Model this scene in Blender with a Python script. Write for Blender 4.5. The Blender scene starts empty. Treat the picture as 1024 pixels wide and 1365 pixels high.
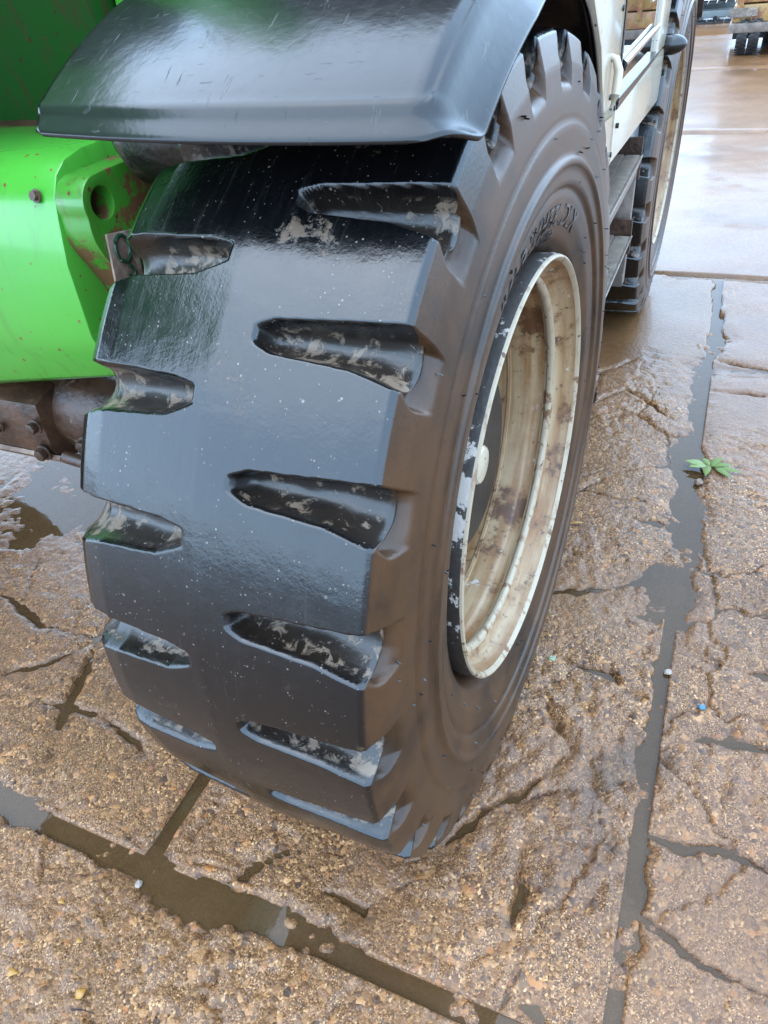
import bpy, bmesh, math, random
import numpy as np
from mathutils import Matrix, Vector

# ------------------------------------------------------------------ camera, sky, sun, exposure
scene = bpy.context.scene
COL = scene.collection
cam_d = bpy.data.cameras.new('camera'); cam = bpy.data.objects.new('camera', cam_d); COL.objects.link(cam)
Rm = np.array([[0.91761, 0.38699, -0.09071], [0.17627, -0.60073, -0.77977], [-0.35625, 0.69954, -0.61945]])
rt, up, bk = Vector(Rm[0]), Vector(-Rm[1]), Vector(-Rm[2])
mw = Matrix((rt, up, bk)).transposed().to_4x4(); mw.translation = Vector((0.408, -0.932, 1.280))
cam.matrix_world = mw
cam_d.sensor_fit = 'VERTICAL'; cam_d.sensor_height = 36.0; cam_d.sensor_width = 27.0
cam_d.lens = 943.72 / 1365 * 36
cam_d.clip_start = 0.02; cam_d.clip_end = 2000
scene.camera = cam

SUN_EL, SUN_AZ = math.radians(68), math.radians(250)     # azimuth clockwise from +Y
world = bpy.data.worlds.new('World'); scene.world = world; world.use_nodes = True
wn = world.node_tree; wn.nodes.clear()
sky = wn.nodes.new('ShaderNodeTexSky'); sky.sky_type = 'NISHITA'; sky.sun_disc = False
sky.sun_elevation = SUN_EL; sky.sun_rotation = SUN_AZ
sky.air_density = 1.6; sky.dust_density = 1.5; sky.ozone_density = 1.0
hsv = wn.nodes.new('ShaderNodeHueSaturation'); hsv.inputs['Saturation'].default_value = 0.62
bg = wn.nodes.new('ShaderNodeBackground'); bg.inputs['Strength'].default_value = 0.15
wo = wn.nodes.new('ShaderNodeOutputWorld')
wn.links.new(sky.outputs[0], hsv.inputs['Color']); oc = wn.nodes.new('ShaderNodeMix'); oc.data_type = 'RGBA'; oc.inputs[0].default_value = 0.70       # even rain cloud over the clear sky
oc.inputs[7].default_value = (6.0, 9.2, 13.4, 1)
wn.links.new(hsv.outputs[0], oc.inputs[6]); wn.links.new(oc.outputs[2], bg.inputs['Color']); wn.links.new(bg.outputs[0], wo.inputs['Surface'])

sun_d = bpy.data.lights.new('sun', 'SUN'); sun_d.energy = 0.5; sun_d.angle = math.radians(80); sun_d.color = (1.0, 0.96, 0.90)
sun = bpy.data.objects.new('sun', sun_d); COL.objects.link(sun)
sdir = Vector((math.sin(SUN_AZ) * math.cos(SUN_EL), math.cos(SUN_AZ) * math.cos(SUN_EL), math.sin(SUN_EL)))
sun.rotation_euler = sdir.to_track_quat('Z', 'Y').to_euler(); sun.location = (0, 0, 30)

scene.view_settings.view_transform = 'Standard'; scene.view_settings.look = 'None'
scene.view_settings.gamma = 1.0; scene.view_settings.exposure = 2.12
scene.view_settings.use_curve_mapping = False
scene.cycles.use_denoising = True
scene.cycles.max_bounces = 5; scene.cycles.diffuse_bounces = 2; scene.cycles.glossy_bounces = 3; scene.cycles.transmission_bounces = 2; scene.cycles.transparent_max_bounces = 4

# ------------------------------------------------------------------ helpers
RNG = np.random.default_rng(7)

def link(o, parent=None):
    COL.objects.link(o)
    if parent is not None: o.parent = parent
    return o

def tag(o, label=None, cat=None, group=None, kind=None):
    if label: o['label'] = label
    if cat: o['category'] = cat
    if group: o['group'] = group
    if kind: o['kind'] = kind
    return o

def empty(name, loc=(0, 0, 0), parent=None):
    o = bpy.data.objects.new(name, None); o.location = loc; o.empty_display_size = 0.1
    return link(o, parent)

def mesh_from(name, V, F, smooth=False):
    me = bpy.data.meshes.new(name); me.from_pydata([tuple(map(float, v)) for v in V], [], [tuple(f) for f in F])
    if smooth: me.polygons.foreach_set('use_smooth', [True] * len(me.polygons))
    me.update(); return me

def obj(name, me, mat=None, parent=None, loc=None):
    o = bpy.data.objects.new(name, me)
    if mat is not None and not me.materials: me.materials.append(mat)
    if loc is not None: o.location = loc
    return link(o, parent)

def grid_mesh(name, P, wrap_u=False, wrap_v=False, flip=False, smooth=True, attrs=None):
    n, m = P.shape[:2]
    idx = np.arange(n * m).reshape(n, m)
    a = idx if wrap_u else idx[:-1]; b = np.roll(idx, -1, 0) if wrap_u else idx[1:]
    if wrap_v: q = np.stack([a, b, np.roll(b, -1, 1), np.roll(a, -1, 1)], -1).reshape(-1, 4)
    else: q = np.stack([a[:, :-1], b[:, :-1], b[:, 1:], a[:, 1:]], -1).reshape(-1, 4)
    if flip: q = q[:, ::-1]
    me = bpy.data.meshes.new(name)
    me.vertices.add(n * m); me.vertices.foreach_set('co', P.reshape(-1).astype(np.float32))
    k = len(q); me.loops.add(4 * k); me.loops.foreach_set('vertex_index', q.reshape(-1).astype(np.int32))
    me.polygons.add(k); me.polygons.foreach_set('loop_start', np.arange(0, 4 * k, 4, dtype=np.int32))
    try: me.polygons.foreach_set('loop_total', np.full(k, 4, dtype=np.int32))
    except Exception: pass
    if smooth: me.polygons.foreach_set('use_smooth', np.ones(k, dtype=bool))
    for nm, arr in (attrs or {}).items():
        at = me.attributes.new(nm, 'FLOAT', 'POINT'); at.data.foreach_set('value', arr.reshape(-1).astype(np.float32))
    me.update(calc_edges=True); me.validate(); return me

class MB:
    """collects simple solids into one mesh"""
    def __init__(s): s.v = []; s.f = []
    def add(s, V, F):
        o = len(s.v); s.v += [tuple(v) for v in V]; s.f += [tuple(i + o for i in f) for f in F]; return s
    def box(s, c, d, rot=None):
        c = Vector(c); hx, hy, hz = d[0] / 2, d[1] / 2, d[2] / 2
        V = [Vector((x, y, z)) for x in (-hx, hx) for y in (-hy, hy) for z in (-hz, hz)]
        if rot is not None: V = [rot @ v for v in V]
        return s.add([c + v for v in V], [(0, 1, 3, 2), (4, 6, 7, 5), (0, 4, 5, 1), (2, 3, 7, 6), (0, 2, 6, 4), (1, 5, 7, 3)])
    def prism(s, poly, x0, x1, axis='x'):
        n = len(poly)
        if axis == 'x': A = [(x0, a, b) for a, b in poly]; B = [(x1, a, b) for a, b in poly]
        elif axis == 'y': A = [(a, x0, b) for a, b in poly]; B = [(a, x1, b) for a, b in poly]
        else: A = [(a, b, x0) for a, b in poly]; B = [(a, b, x1) for a, b in poly]
        return s.add(A + B, [tuple(range(n))[::-1], tuple(range(n, 2 * n))] + [(i, (i + 1) % n, n + (i + 1) % n, n + i) for i in range(n)])
    def tube(s, pts, r, n=10, caps=True):
        pts = [Vector(q) for q in pts]; rs = r if hasattr(r, '__len__') else [r] * len(pts)
        rings = []
        for i, q in enumerate(pts):
            t = (pts[min(i + 1, len(pts) - 1)] - pts[max(i - 1, 0)]).normalized()
            u = t.cross(Vector((0, 0, 1)) if abs(t.z) < .9 else Vector((1, 0, 0))).normalized(); w = t.cross(u)
            rings.append([q + rs[i] * (math.cos(2 * math.pi * k / n) * u + math.sin(2 * math.pi * k / n) * w) for k in range(n)])
        V = [v for rg in rings for v in rg]; F = []
        for i in range(len(rings) - 1):
            for k in range(n):
                F.append((i * n + k, i * n + (k + 1) % n, (i + 1) * n + (k + 1) % n, (i + 1) * n + k))
        if caps: F += [tuple(range(n))[::-1], tuple(range((len(rings) - 1) * n, len(rings) * n))]
        return s.add(V, F)
    def hexbolt(s, c, axis, r=.012, h=.010):
        c = Vector(c); a = Vector(axis).normalized(); s.tube([c, c + a * h * .25], r * 1.35, 14); return s.tube([c + a * h * .25, c + a * h], r, 6)
    def build(s, name, mat, parent=None, smooth=False, bevel=0, seg=2, auto=True):
        me = mesh_from(name, s.v, s.f, smooth)
        bm = bmesh.new(); bm.from_mesh(me)
        bmesh.ops.recalc_face_normals(bm, faces=bm.faces)
        if bevel:
            ed = [e for e in bm.edges if len(e.link_faces) == 2 and e.calc_face_angle(0) > .5]
            bmesh.ops.bevel(bm, geom=ed, offset=bevel, segments=seg, profile=.6, affect='EDGES', clamp_overlap=True)
            for f in bm.faces: f.smooth = True
        bm.to_mesh(me); bm.free()
        if bevel or smooth:
            try: me.set_sharp_from_angle(angle=math.radians(38))
            except Exception: pass
        return obj(name, me, mat, parent)

def lathe(name, prof, n, mat, parent=None, flip=False, attrs=None, a0=0, a1=None):
    """profile (x, r) spun about the local X axis"""
    prof = np.array(prof, float); wrap = a1 is None
    a = np.linspace(0, 2 * np.pi, n, endpoint=False) if wrap else np.linspace(a0, a1, n)
    P = np.empty((n, len(prof), 3)); P[..., 0] = prof[None, :, 0]
    P[..., 1] = -np.cos(a)[:, None] * prof[None, :, 1]; P[..., 2] = np.sin(a)[:, None] * prof[None, :, 1]
    me = grid_mesh(name, P, wrap_u=wrap, flip=flip)
    try: me.set_sharp_from_angle(angle=math.radians(35))
    except Exception: pass
    return obj(name, me, mat, parent)

def copy_tree(o, parent=None):
    c = o.copy(); COL.objects.link(c); c.parent = parent
    for ch in list(o.children): copy_tree(ch, c)
    return c

# ---- numpy noise
def hash2(ix, iy, seed=0):
    h = (ix.astype(np.int64) * 374761393 + iy.astype(np.int64) * 668265263 + seed * 1442695040888963) & 0x7fffffff
    h = ((h ^ (h >> 13)) * 1274126177) & 0x7fffffff
    h = (h ^ (h >> 16)) * 40503 & 0x7fffffff
    return ((h ^ (h >> 11)) & 0xffff) / 65535.0

def vnoise(x, y, seed=0):
    ix, iy = np.floor(x), np.floor(y); fx, fy = x - ix, y - iy
    fx = fx * fx * fx * (fx * (fx * 6 - 15) + 10); fy = fy * fy * fy * (fy * (fy * 6 - 15) + 10)
    ix, iy = ix.astype(np.int64), iy.astype(np.int64)
    a, b, c, d = hash2(ix, iy, seed), hash2(ix + 1, iy, seed), hash2(ix, iy + 1, seed), hash2(ix + 1, iy + 1, seed)
    return (a + (b - a) * fx) * (1 - fy) + (c + (d - c) * fx) * fy

def fbm(x, y, oct=4, seed=0, gain=.5):
    s = 0; a = 1; t = 0
    for k in range(oct):
        s = s + a * vnoise(x * 2 ** k + 17.3 * k, y * 2 ** k - 9.1 * k, seed + k); t += a; a *= gain
    return s / t

def worley(x, y, seed=0):
    ix, iy = np.floor(x).astype(np.int64), np.floor(y).astype(np.int64)
    f1 = np.full(x.shape, 9.); f2 = np.full(x.shape, 9.); idv = np.zeros(x.shape)
    for dx in (-1, 0, 1):
        for dy in (-1, 0, 1):
            cx, cy = ix + dx, iy + dy
            px = cx + hash2(cx, cy, seed); py = cy + hash2(cx, cy, seed + 99)
            d = np.hypot(px - x, py - y); nid = hash2(cx, cy, seed + 7)
            lt = d < f1
            f2 = np.where(lt, f1, np.minimum(f2, d)); idv = np.where(lt, nid, idv); f1 = np.where(lt, d, f1)
    return f1, f2, idv

def sstep(a, b, x):
    t = np.clip((x - a) / (b - a), 0, 1); return t * t * (3 - 2 * t)

# ------------------------------------------------------------------ materials
KT = (.76, .64, .56)          # tint on every base colour, offsets the exposure and blue sky
class Mat:
    def __init__(s, name):
        s.m = bpy.data.materials.new(name); s.m.use_nodes = True; s.nt = s.m.node_tree
        s.b = s.nt.nodes['Principled BSDF']; s.out = s.nt.nodes['Material Output']
        s.tc = s.nt.nodes.new('ShaderNodeTexCoord')
    def lk(s, a, b): s.nt.links.new(a, b)
    def put(s, sock, v):
        if isinstance(v, bpy.types.NodeSocket): s.lk(v, sock)
        elif v is not None:
            if sock.type == 'RGBA' and len(v) == 3: v = (*v, 1)
            sock.default_value = v
    def mapping(s, scale=(1, 1, 1), rot=(0, 0, 0)):
        n = s.nt.nodes.new('ShaderNodeMapping'); n.inputs['Scale'].default_value = scale; n.inputs['Rotation'].default_value = rot
        s.lk(s.tc.outputs['Object'], n.inputs['Vector']); return n.outputs[0]
    def noise(s, scale, detail=4, rough=.55, vec=None, dist=0, col=False):
        n = s.nt.nodes.new('ShaderNodeTexNoise'); n.inputs['Scale'].default_value = scale; n.inputs['Detail'].default_value = detail
        n.inputs['Roughness'].default_value = rough; n.inputs['Distortion'].default_value = dist
        s.lk(vec or s.tc.outputs['Object'], n.inputs['Vector']); return n.outputs['Color' if col else 'Fac']
    def voro(s, scale, feature='F1', vec=None, rnd=1):
        n = s.nt.nodes.new('ShaderNodeTexVoronoi'); n.feature = feature; n.inputs['Scale'].default_value = scale; n.inputs['Randomness'].default_value = rnd
        s.lk(vec or s.tc.outputs['Object'], n.inputs['Vector']); return n
    def attr(s, name):
        n = s.nt.nodes.new('ShaderNodeAttribute'); n.attribute_name = name; return n.outputs['Fac']
    def math(s, op, a, b=0, c=None, clamp=False):
        n = s.nt.nodes.new('ShaderNodeMath'); n.operation = op; n.use_clamp = clamp
        s.put(n.inputs[0], a); s.put(n.inputs[1], b)
        if c is not None: s.put(n.inputs[2], c)
        return n.outputs[0]
    def rng(s, v, a, b, c=0, d=1, smooth=True):
        n = s.nt.nodes.new('ShaderNodeMapRange'); n.interpolation_type = 'SMOOTHSTEP' if smooth else 'LINEAR'
        s.put(n.inputs[0], v)
        for i, q in enumerate((a, b, c, d)): n.inputs[i + 1].default_value = q
        return n.outputs[0]
    def mix(s, f, a, b, blend='MIX'):
        n = s.nt.nodes.new('ShaderNodeMix'); n.data_type = 'RGBA'; n.blend_type = blend
        s.put(n.inputs[0], f); s.put(n.inputs[6], a); s.put(n.inputs[7], b); return n.outputs[2]
    def fmix(s, f, a, b):
        n = s.nt.nodes.new('ShaderNodeMix'); n.data_type = 'FLOAT'
        s.put(n.inputs[0], f); s.put(n.inputs[2], a); s.put(n.inputs[3], b); return n.outputs[0]
    def ramp(s, v, stops, interp='LINEAR'):
        n = s.nt.nodes.new('ShaderNodeValToRGB'); cr = n.color_ramp; cr.interpolation = interp
        while len(cr.elements) < len(stops): cr.elements.new(.5)
        for e, (p, c) in zip(cr.elements, stops): e.position = p; e.color = (*c, 1)
        s.put(n.inputs[0], v); return n.outputs[0]
    def bump(s, h, strength=.5, dist=.002, normal=None):
        n = s.nt.nodes.new('ShaderNodeBump'); n.inputs['Strength'].default_value = strength; n.inputs['Distance'].default_value = dist
        s.put(n.inputs['Height'], h)
        if normal is not None: s.lk(normal, n.inputs['Normal'])
        return n.outputs[0]
    def set(s, **kw):
        for k, v in kw.items():
            if k == 'Base_Color': v = s.mix(1.0, v, KT, 'MULTIPLY')
            s.put(s.b.inputs[k.replace('_', ' ')], v)
        return s

def mat_concrete():
    s = Mat('wet_concrete')
    worn = s.attr('worn'); low = s.attr('low')
    big = s.noise(1.7, 5, .6); mid = s.noise(9, 5, .65); fine = s.noise(55, 4, .6)
    warpn = s.noise(40, 2, .5, col=True)
    v1 = s.voro(95); v2 = s.voro(230); v3 = s.voro(480)
    sep = s.nt.nodes.new('ShaderNodeSeparateColor'); s.lk(v1.outputs['Color'], sep.inputs[0])
    sep2 = s.nt.nodes.new('ShaderNodeSeparateColor'); s.lk(v2.outputs['Color'], sep2.inputs[0])
    sep3 = s.nt.nodes.new('ShaderNodeSeparateColor'); s.lk(v3.outputs['Color'], sep3.inputs[0])
    peb = s.ramp(sep.outputs[0], [(0, (.03, .019, .012)), (.25, (.12, .076, .042)), (.5, (.25, .18, .11)), (.68, (.12, .10, .085)), (.8, (.38, .30, .20)), (.9, (.33, .18, .06)), (.96, (.50, .43, .33)), (1, (.30, .16, .12))])
    gr = s.ramp(sep2.outputs[1], [(0, (.035, .022, .013)), (.4, (.15, .10, .058)), (.75, (.27, .20, .125)), (.93, (.48, .40, .28)), (1, (.66, .60, .50))])
    gr3 = s.ramp(sep3.outputs[2], [(0, (.03, .02, .013)), (.5, (.16, .11, .068)), (.9, (.36, .285, .20)), (1, (.62, .56, .46))])
    mortar = s.mix(s.rng(fine, .3, .75), (.135, .098, .068), (.24, .185, .135))
    agg = s.mix(s.rng(sep.outputs[1], .56, .64), gr, peb)
    agg = s.mix(s.rng(s.noise(28, 3), .42, .6), agg, gr3)
    smoothc = s.mix(1.0, s.mix(.45, mortar, gr3), (.85, .88, .92), 'MULTIPLY')
    c = s.mix(worn, smoothc, agg)
    c = s.mix(s.rng(mid, .5, .75, 0, .45), c, (.12, .10, .09))
    c = s.mix(s.rng(big, .48, .70, 0, .5), c, (.28, .20, .12), 'MULTIPLY')
    c = s.mix(s.rng(s.noise(2.2, 4), .42, .62, 0, .45), c, s.mix(.5, c, (.25, .20, .21)))
    c = s.mix(s.rng(s.noise(3.3, 4), .60, .72, 0, .55), c, (.055, .05, .05))      # oil and tyre stains
    c = s.mix(s.math('MULTIPLY', low, .75), c, (.085, .052, .030))                # silt in the low places
    s.set(Base_Color=s.mix(1.0, c, (.97, .70, .42), 'MULTIPLY'))
    r = s.fmix(worn, .34, .55); s.set(Roughness=r)
    h = s.math('MULTIPLY', v1.outputs['Distance'], -.9)
    h = s.math('ADD', h, s.math('MULTIPLY', v2.outputs['Distance'], -.45))
    h = s.math('ADD', h, s.math('MULTIPLY', fine, .5))
    n1 = s.bump(s.math('MULTIPLY', h, s.fmix(worn, .25, .85)), .75, .0038)
    s.put(s.b.inputs['Normal'], n1)
    n2 = s.bump(s.math('ADD', s.math('MULTIPLY', fine, s.fmix(worn, .05, .9)), s.math('MULTIPLY', s.noise(14, 3), s.fmix(worn, .35, .2))), .8, .003)
    s.put(s.b.inputs['Coat Normal'], n2)
    s.set(Coat_Weight=s.fmix(worn, .31, .36), Coat_Roughness=s.fmix(worn, .12, .08), Coat_IOR=1.34, Specular_IOR_Level=s.fmix(worn, .22, .3))
    return s.m

def mat_silt():
    s = Mat('wet_silt'); n = s.noise(20, 5, .6); v = s.voro(70)
    s.set(Base_Color=s.mix(n, (.07, .045, .026), (.19, .13, .08)), Roughness=.5, Normal=s.bump(n, .2, .004))
    return s.m

def mat_water():
    s = Mat('muddy_water'); nt = s.nt
    n1 = s.noise(28, 2, .5); rip = s.bump(n1, .035, .006)
    sil = s.noise(5, 4, .6)
    s.set(Base_Color=s.mix(sil, (.045, .028, .016), (.09, .062, .040)), Roughness=.04, IOR=1.33, Normal=rip, Specular_IOR_Level=.5)
    tr = nt.nodes.new('ShaderNodeBsdfTransparent'); tr.inputs[0].default_value = (.80, .68, .52, 1)
    mx = nt.nodes.new('ShaderNodeMixShader'); fr = nt.nodes.new('ShaderNodeFresnel'); fr.inputs['IOR'].default_value = 1.33
    nt.links.new(rip, fr.inputs['Normal'])
    gl = nt.nodes.new('ShaderNodeBsdfGlossy'); gl.inputs['Roughness'].default_value = .03; nt.links.new(rip, gl.inputs['Normal'])
    df = nt.nodes.new('ShaderNodeBsdfDiffuse'); s.put(df.inputs[0], s.mix(sil, (.060, .032, .013), (.105, .062, .028)))
    m1 = nt.nodes.new('ShaderNodeMixShader'); m1.inputs[0].default_value = .55
    nt.links.new(tr.outputs[0], m1.inputs[1]); nt.links.new(df.outputs[0], m1.inputs[2])
    nt.links.new(fr.outputs[0], mx.inputs[0]); nt.links.new(m1.outputs[0], mx.inputs[1]); nt.links.new(gl.outputs[0], mx.inputs[2])
    nt.links.new(mx.outputs[0], s.out.inputs['Surface'])
    return s.m

def mat_rubber():
    s = Mat('wet_tyre_rubber')
    gv = s.attr('groove'); sd = s.attr('side')
    n8 = s.noise(8, 5, .6); n30 = s.noise(30, 5, .65); n200 = s.noise(260, 3, .6)
    base = s.mix(n30, (.0014, .0020, .0030), (.0030, .0038, .0050))
    # dust ground into the tread
    dust = s.math('MULTIPLY', s.rng(n8, .45, .75), s.rng(n200, .45, .75))
    base = s.mix(s.math('MULTIPLY', dust, .22), base, (.022, .022, .022))
    base = s.mix(s.math('MULTIPLY', gv, .8), base, s.mix(n30, (.006, .005, .004), (.030, .022, .015)))
    st_ = s.noise(1.0, 5, .7, s.mapping((170, 9, 9))); strk = s.math('MULTIPLY', s.rng(st_, .50, .72), s.rng(n8, .40, .62))
    base = s.mix(s.math('MULTIPLY', strk, .30), base, (.022, .0225, .023))
    pat = s.math('MULTIPLY', s.rng(s.noise(4.3, 3, .5), .64, .74), s.rng(s.noise(60, 6, .75), .54, .60)); pat = s.math('MAXIMUM', pat, s.rng(s.math('ADD', s.math('MULTIPLY', s.attr('clod'), .30), s.noise(26, 7, .72)), .74, .80)); base = s.mix(s.math('MULTIPLY', pat, .8), base, s.mix(n30, (.07, .05, .033), (.17, .13, .09)))
    # specks of stone and paint
    v = s.voro(110); sp = s.nt.nodes.new('ShaderNodeSeparateColor'); s.lk(v.outputs['Color'], sp.inputs[0])
    rad = s.math('MULTIPLY', s.math('POWER', sp.outputs[0], 12), .19)
    spk = s.math('MULTIPLY', s.math('LESS_THAN', v.outputs['Distance'], rad), s.rng(n8, .38, .6))
    v2 = s.voro(300); sp2 = s.nt.nodes.new('ShaderNodeSeparateColor'); s.lk(v2.outputs['Color'], sp2.inputs[0])
    spk2 = s.math('LESS_THAN', v2.outputs['Distance'], s.math('MULTIPLY', s.math('POWER', sp2.outputs[1], 7), .34))
    spk = s.math('MAXIMUM', spk, s.math('MULTIPLY', spk2, s.rng(n30, .40, .62)))
    base = s.mix(spk, base, (.15, .145, .135))
    # dried mud on the groove floors
    m = s.noise(55, 7, .68, dist=.5); m2 = s.noise(9, 3)
    mud = s.math('MULTIPLY', s.rng(s.math('ADD', m, s.math('MULTIPLY', m2, .62)), .82, .92), s.rng(gv, .45, .75))
    mud = s.math('MULTIPLY', mud, s.math('SUBTRACT', 1, sd, clamp=True))
    base = s.mix(mud, base, s.mix(n30, (.07, .052, .036), (.24, .20, .155)))
    # brown film on the sidewall
    vec = s.mapping((3, 1, 1)); film = s.noise(7, 6, .6, vec)
    sc = s.mix(s.rng(film, .25, .62), (.010, .0082, .0064), (.068, .036, .0165))
    sc = s.mix(s.rng(n30, .5, .8, 0, .5), sc, (.014, .014, .0135))
    sc = s.mix(s.math('MULTIPLY', spk2, .5), sc, (.01, .01, .01))
    c = s.mix(sd, base, sc)
    s.set(Base_Color=c)
    r = s.fmix(s.rng(n30, .35, .7), .15, .24); r = s.math('ADD', r, s.math('MULTIPLY', strk, .12)); r = s.math('ADD', r, s.math('MULTIPLY', pat, .3)); r = s.fmix(sd, r, s.fmix(film, .26, .44)); r = s.fmix(mud, s.fmix(gv, r, .33), .5)
    s.set(Roughness=r, Specular_IOR_Level=s.fmix(sd, .52, .30))
    h = s.math('ADD', s.math('MULTIPLY', n200, .6), s.math('MULTIPLY', n30, .14)); h = s.math('ADD', h, s.math('MULTIPLY', st_, .45)); h = s.math('ADD', h, s.math('MULTIPLY', pat, .7)); h = s.math('ADD', h, s.math('MULTIPLY', mud, .8)); h = s.math('ADD', h, s.math('MULTIPLY', spk, .5))
    s.set(Normal=s.bump(h, .30, .0013))
    return s.m

def mat_paint(name, col, coat=.35, spec=.5, rust=(.16, .07, .03), amount=.62, rough=.28, dirt=(.10, .085, .06), dirt_amt=.35, fine=1.0, streak=False):
    s = Mat(name)
    n2 = s.noise(2.4, 5, .6); n7 = s.noise(7, 6, .65); n40 = s.noise(42, 5, .6); st = s.noise(6, 5, .6, s.mapping((9, 9, .7)))
    c = s.mix(s.rng(n2, .35, .7, 0, .35), col, tuple(q * .72 for q in col))
    c = s.mix(s.rng(st, .52, .72, 0, dirt_amt), c, dirt)
    rm = s.rng(s.math('ADD', n7, s.math('MULTIPLY', n40, .35)), amount + .16, amount + .22)
    c = s.mix(rm, c, s.mix(n40, rust, tuple(q * 2.2 for q in rust)))
    v = s.voro(120 * fine); sp = s.nt.nodes.new('ShaderNodeSeparateColor'); s.lk(v.outputs['Color'], sp.inputs[0])
    chip = s.math('MULTIPLY', s.math('LESS_THAN', v.outputs['Distance'], s.math('MULTIPLY', s.math('POWER', sp.outputs[0], 26), .45)), 1)
    c = s.mix(chip, c, tuple(q * 1.2 for q in rust))
    s.set(Base_Color=c, Roughness=s.fmix(rm, rough, .6), Specular_IOR_Level=spec, Coat_Weight=coat, Coat_Roughness=.08)
    s.set(Normal=s.bump(s.math('ADD', s.math('MULTIPLY', n7, .6), s.math('MULTIPLY', rm, -.3)), .15, .004))
    return s.m

def mat_fender():
    s = Mat('grey_fender_plastic')
    n5 = s.noise(5, 5, .6); n60 = s.noise(70, 4, .65)
    sc = s.noise(30, 5, .7, s.mapping((5, .7, .7), (.3, .2, .6))); sc2 = s.noise(38, 4, .7, s.mapping((.8, 6, 1.5), (.2, .1, -.5)))
    scr = s.math('MAXIMUM', s.rng(sc, .63, .70), s.rng(sc2, .66, .71))
    c = s.mix(n5, (.007, .008, .0095), (.012, .0135, .0155)); c = s.mix(s.math('MULTIPLY', scr, .4), c, (.045, .048, .052))
    v = s.voro(34); sp = s.nt.nodes.new('ShaderNodeSeparateColor'); s.lk(v.outputs['Color'], sp.inputs[0])
    nick = s.math('LESS_THAN', v.outputs['Distance'], s.math('MULTIPLY', s.math('POWER', sp.outputs[0], 12), .22)); c = s.mix(nick, c, (.008, .008, .008))
    s.set(Base_Color=c, Roughness=s.fmix(n60, .14, .26), Specular_IOR_Level=.36)
    s.set(Normal=s.bump(s.math('ADD', s.math('MULTIPLY', n60, .5), s.math('ADD', s.math('MULTIPLY', scr, .35), s.math('MULTIPLY', n5, 3.0))), .30, .0015))
    return s.m

def mat_rim():
    s = Mat('rusty_cream_rim_paint')
    n6 = s.noise(6, 6, .65); n25 = s.noise(25, 6, .7); band = s.noise(3.2, 5, .6, s.mapping((14, 1, 1)))
    cream = s.mix(n25, (.33, .25, .14), (.43, .365, .245))
    c = s.mix(s.rng(s.math('ADD', s.math('MULTIPLY', band, .6), s.math('MULTIPLY', n6, .4)), .38, .62), cream, (.22, .115, .040))
    c = s.mix(s.rng(s.math('ADD', n6, s.math('MULTIPLY', n25, .5)), .80, .92), c, (.095, .042, .015))
    n70 = s.noise(75, 5, .7); c = s.mix(s.rng(s.math('ADD', n70, s.math('MULTIPLY', n6, .5)), .84, .90, 0, .8), c, (.075, .038, .018)); c = s.mix(s.rng(n25, .64, .69, 0, .9), c, (.46, .47, .45))
    s.set(Base_Color=c, Roughness=s.fmix(n25, .32, .6), Specular_IOR_Level=.4, Normal=s.bump(s.math('ADD', n25, n6), .25, .002))
    return s.m

def mat_flaked():
    s = Mat('black_rim_flange_with_white_flakes')
    n = s.noise(38, 6, .7); big = s.noise(5, 4)
    f = s.rng(s.math('ADD', n, s.math('MULTIPLY', big, .7)), .88, .93)
    c = s.mix(s.noise(120, 3), (.010, .010, .011), (.055, .045, .038)); c = s.mix(f, c, (.45, .45, .44))
    s.set(Base_Color=c, Roughness=.5, Normal=s.bump(n, .5, .003)); return s.m

def mat_grime(name, a=(.035, .018, .010), b=(.10, .05, .026), c3=(.20, .155, .115), rough=.45):
    s = Mat(name); n = s.noise(14, 6, .65); m = s.noise(5, 4, .6); k = s.noise(60, 4)
    c = s.mix(s.rng(n, .35, .7), a, b); c = s.mix(s.rng(s.math('ADD', m, s.math('MULTIPLY', k, .3)), .74, .82), c, c3)
    s.set(Base_Color=c, Roughness=s.fmix(n, rough * .6, rough * 1.3), Normal=s.bump(s.math('ADD', n, s.math('MULTIPLY', k, .5)), .6, .006)); return s.m

def mat_plain(name, col, rough=.5, metal=0., var=.25, scale=12, bump=.2):
    s = Mat(name); n = s.noise(scale, 5, .6)
    s.set(Base_Color=s.mix(n, tuple(q * (1 - var) for q in col), tuple(min(1, q * (1 + var)) for q in col)), Roughness=s.fmix(n, rough * .8, min(1, rough * 1.2)), Metallic=metal, Normal=s.bump(n, bump, .003)); return s.m

def mat_glass():
    s = Mat('dark_cab_glass'); s.set(Base_Color=(.006, .008, .009), Roughness=.02, IOR=1.5, Specular_IOR_Level=.9, Coat_Weight=.6, Coat_Roughness=.01); return s.m

M = {}
M['concrete'] = mat_concrete(); M['silt'] = mat_silt(); M['water'] = mat_water()
M['rubber'] = mat_rubber(); M['fender'] = mat_fender(); M['rim'] = mat_rim(); M['flange'] = mat_flaked()
M['green'] = mat_paint('bright_green_paint', (.075, .44, .048), amount=.74, rough=.26, dirt=(.06, .12, .03), dirt_amt=.3)
M['rustgreen'] = mat_paint('rust_stained_green_paint', (.055, .30, .030), rust=(.09, .042, .018), amount=.52, rough=.34, dirt=(.08, .065, .02), dirt_amt=.75)
M['shadegrimegreen'] = mat_paint('shaded_grimy_green_paint', (.007, .065, .007), rust=(.03, .018, .008), amount=.66, coat=0.0, spec=.12, rough=.62, dirt=(.035, .035, .012), dirt_amt=.9)  # green darkened to paint in the back wall's shade, plus real grime
M['chalk'] = mat_paint('chipped_chalky_white_paint', (.40, .36, .27), rust=(.09, .045, .018), amount=.57, coat=0., rough=.5, dirt=(.20, .11, .045), dirt_amt=.8)
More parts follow.
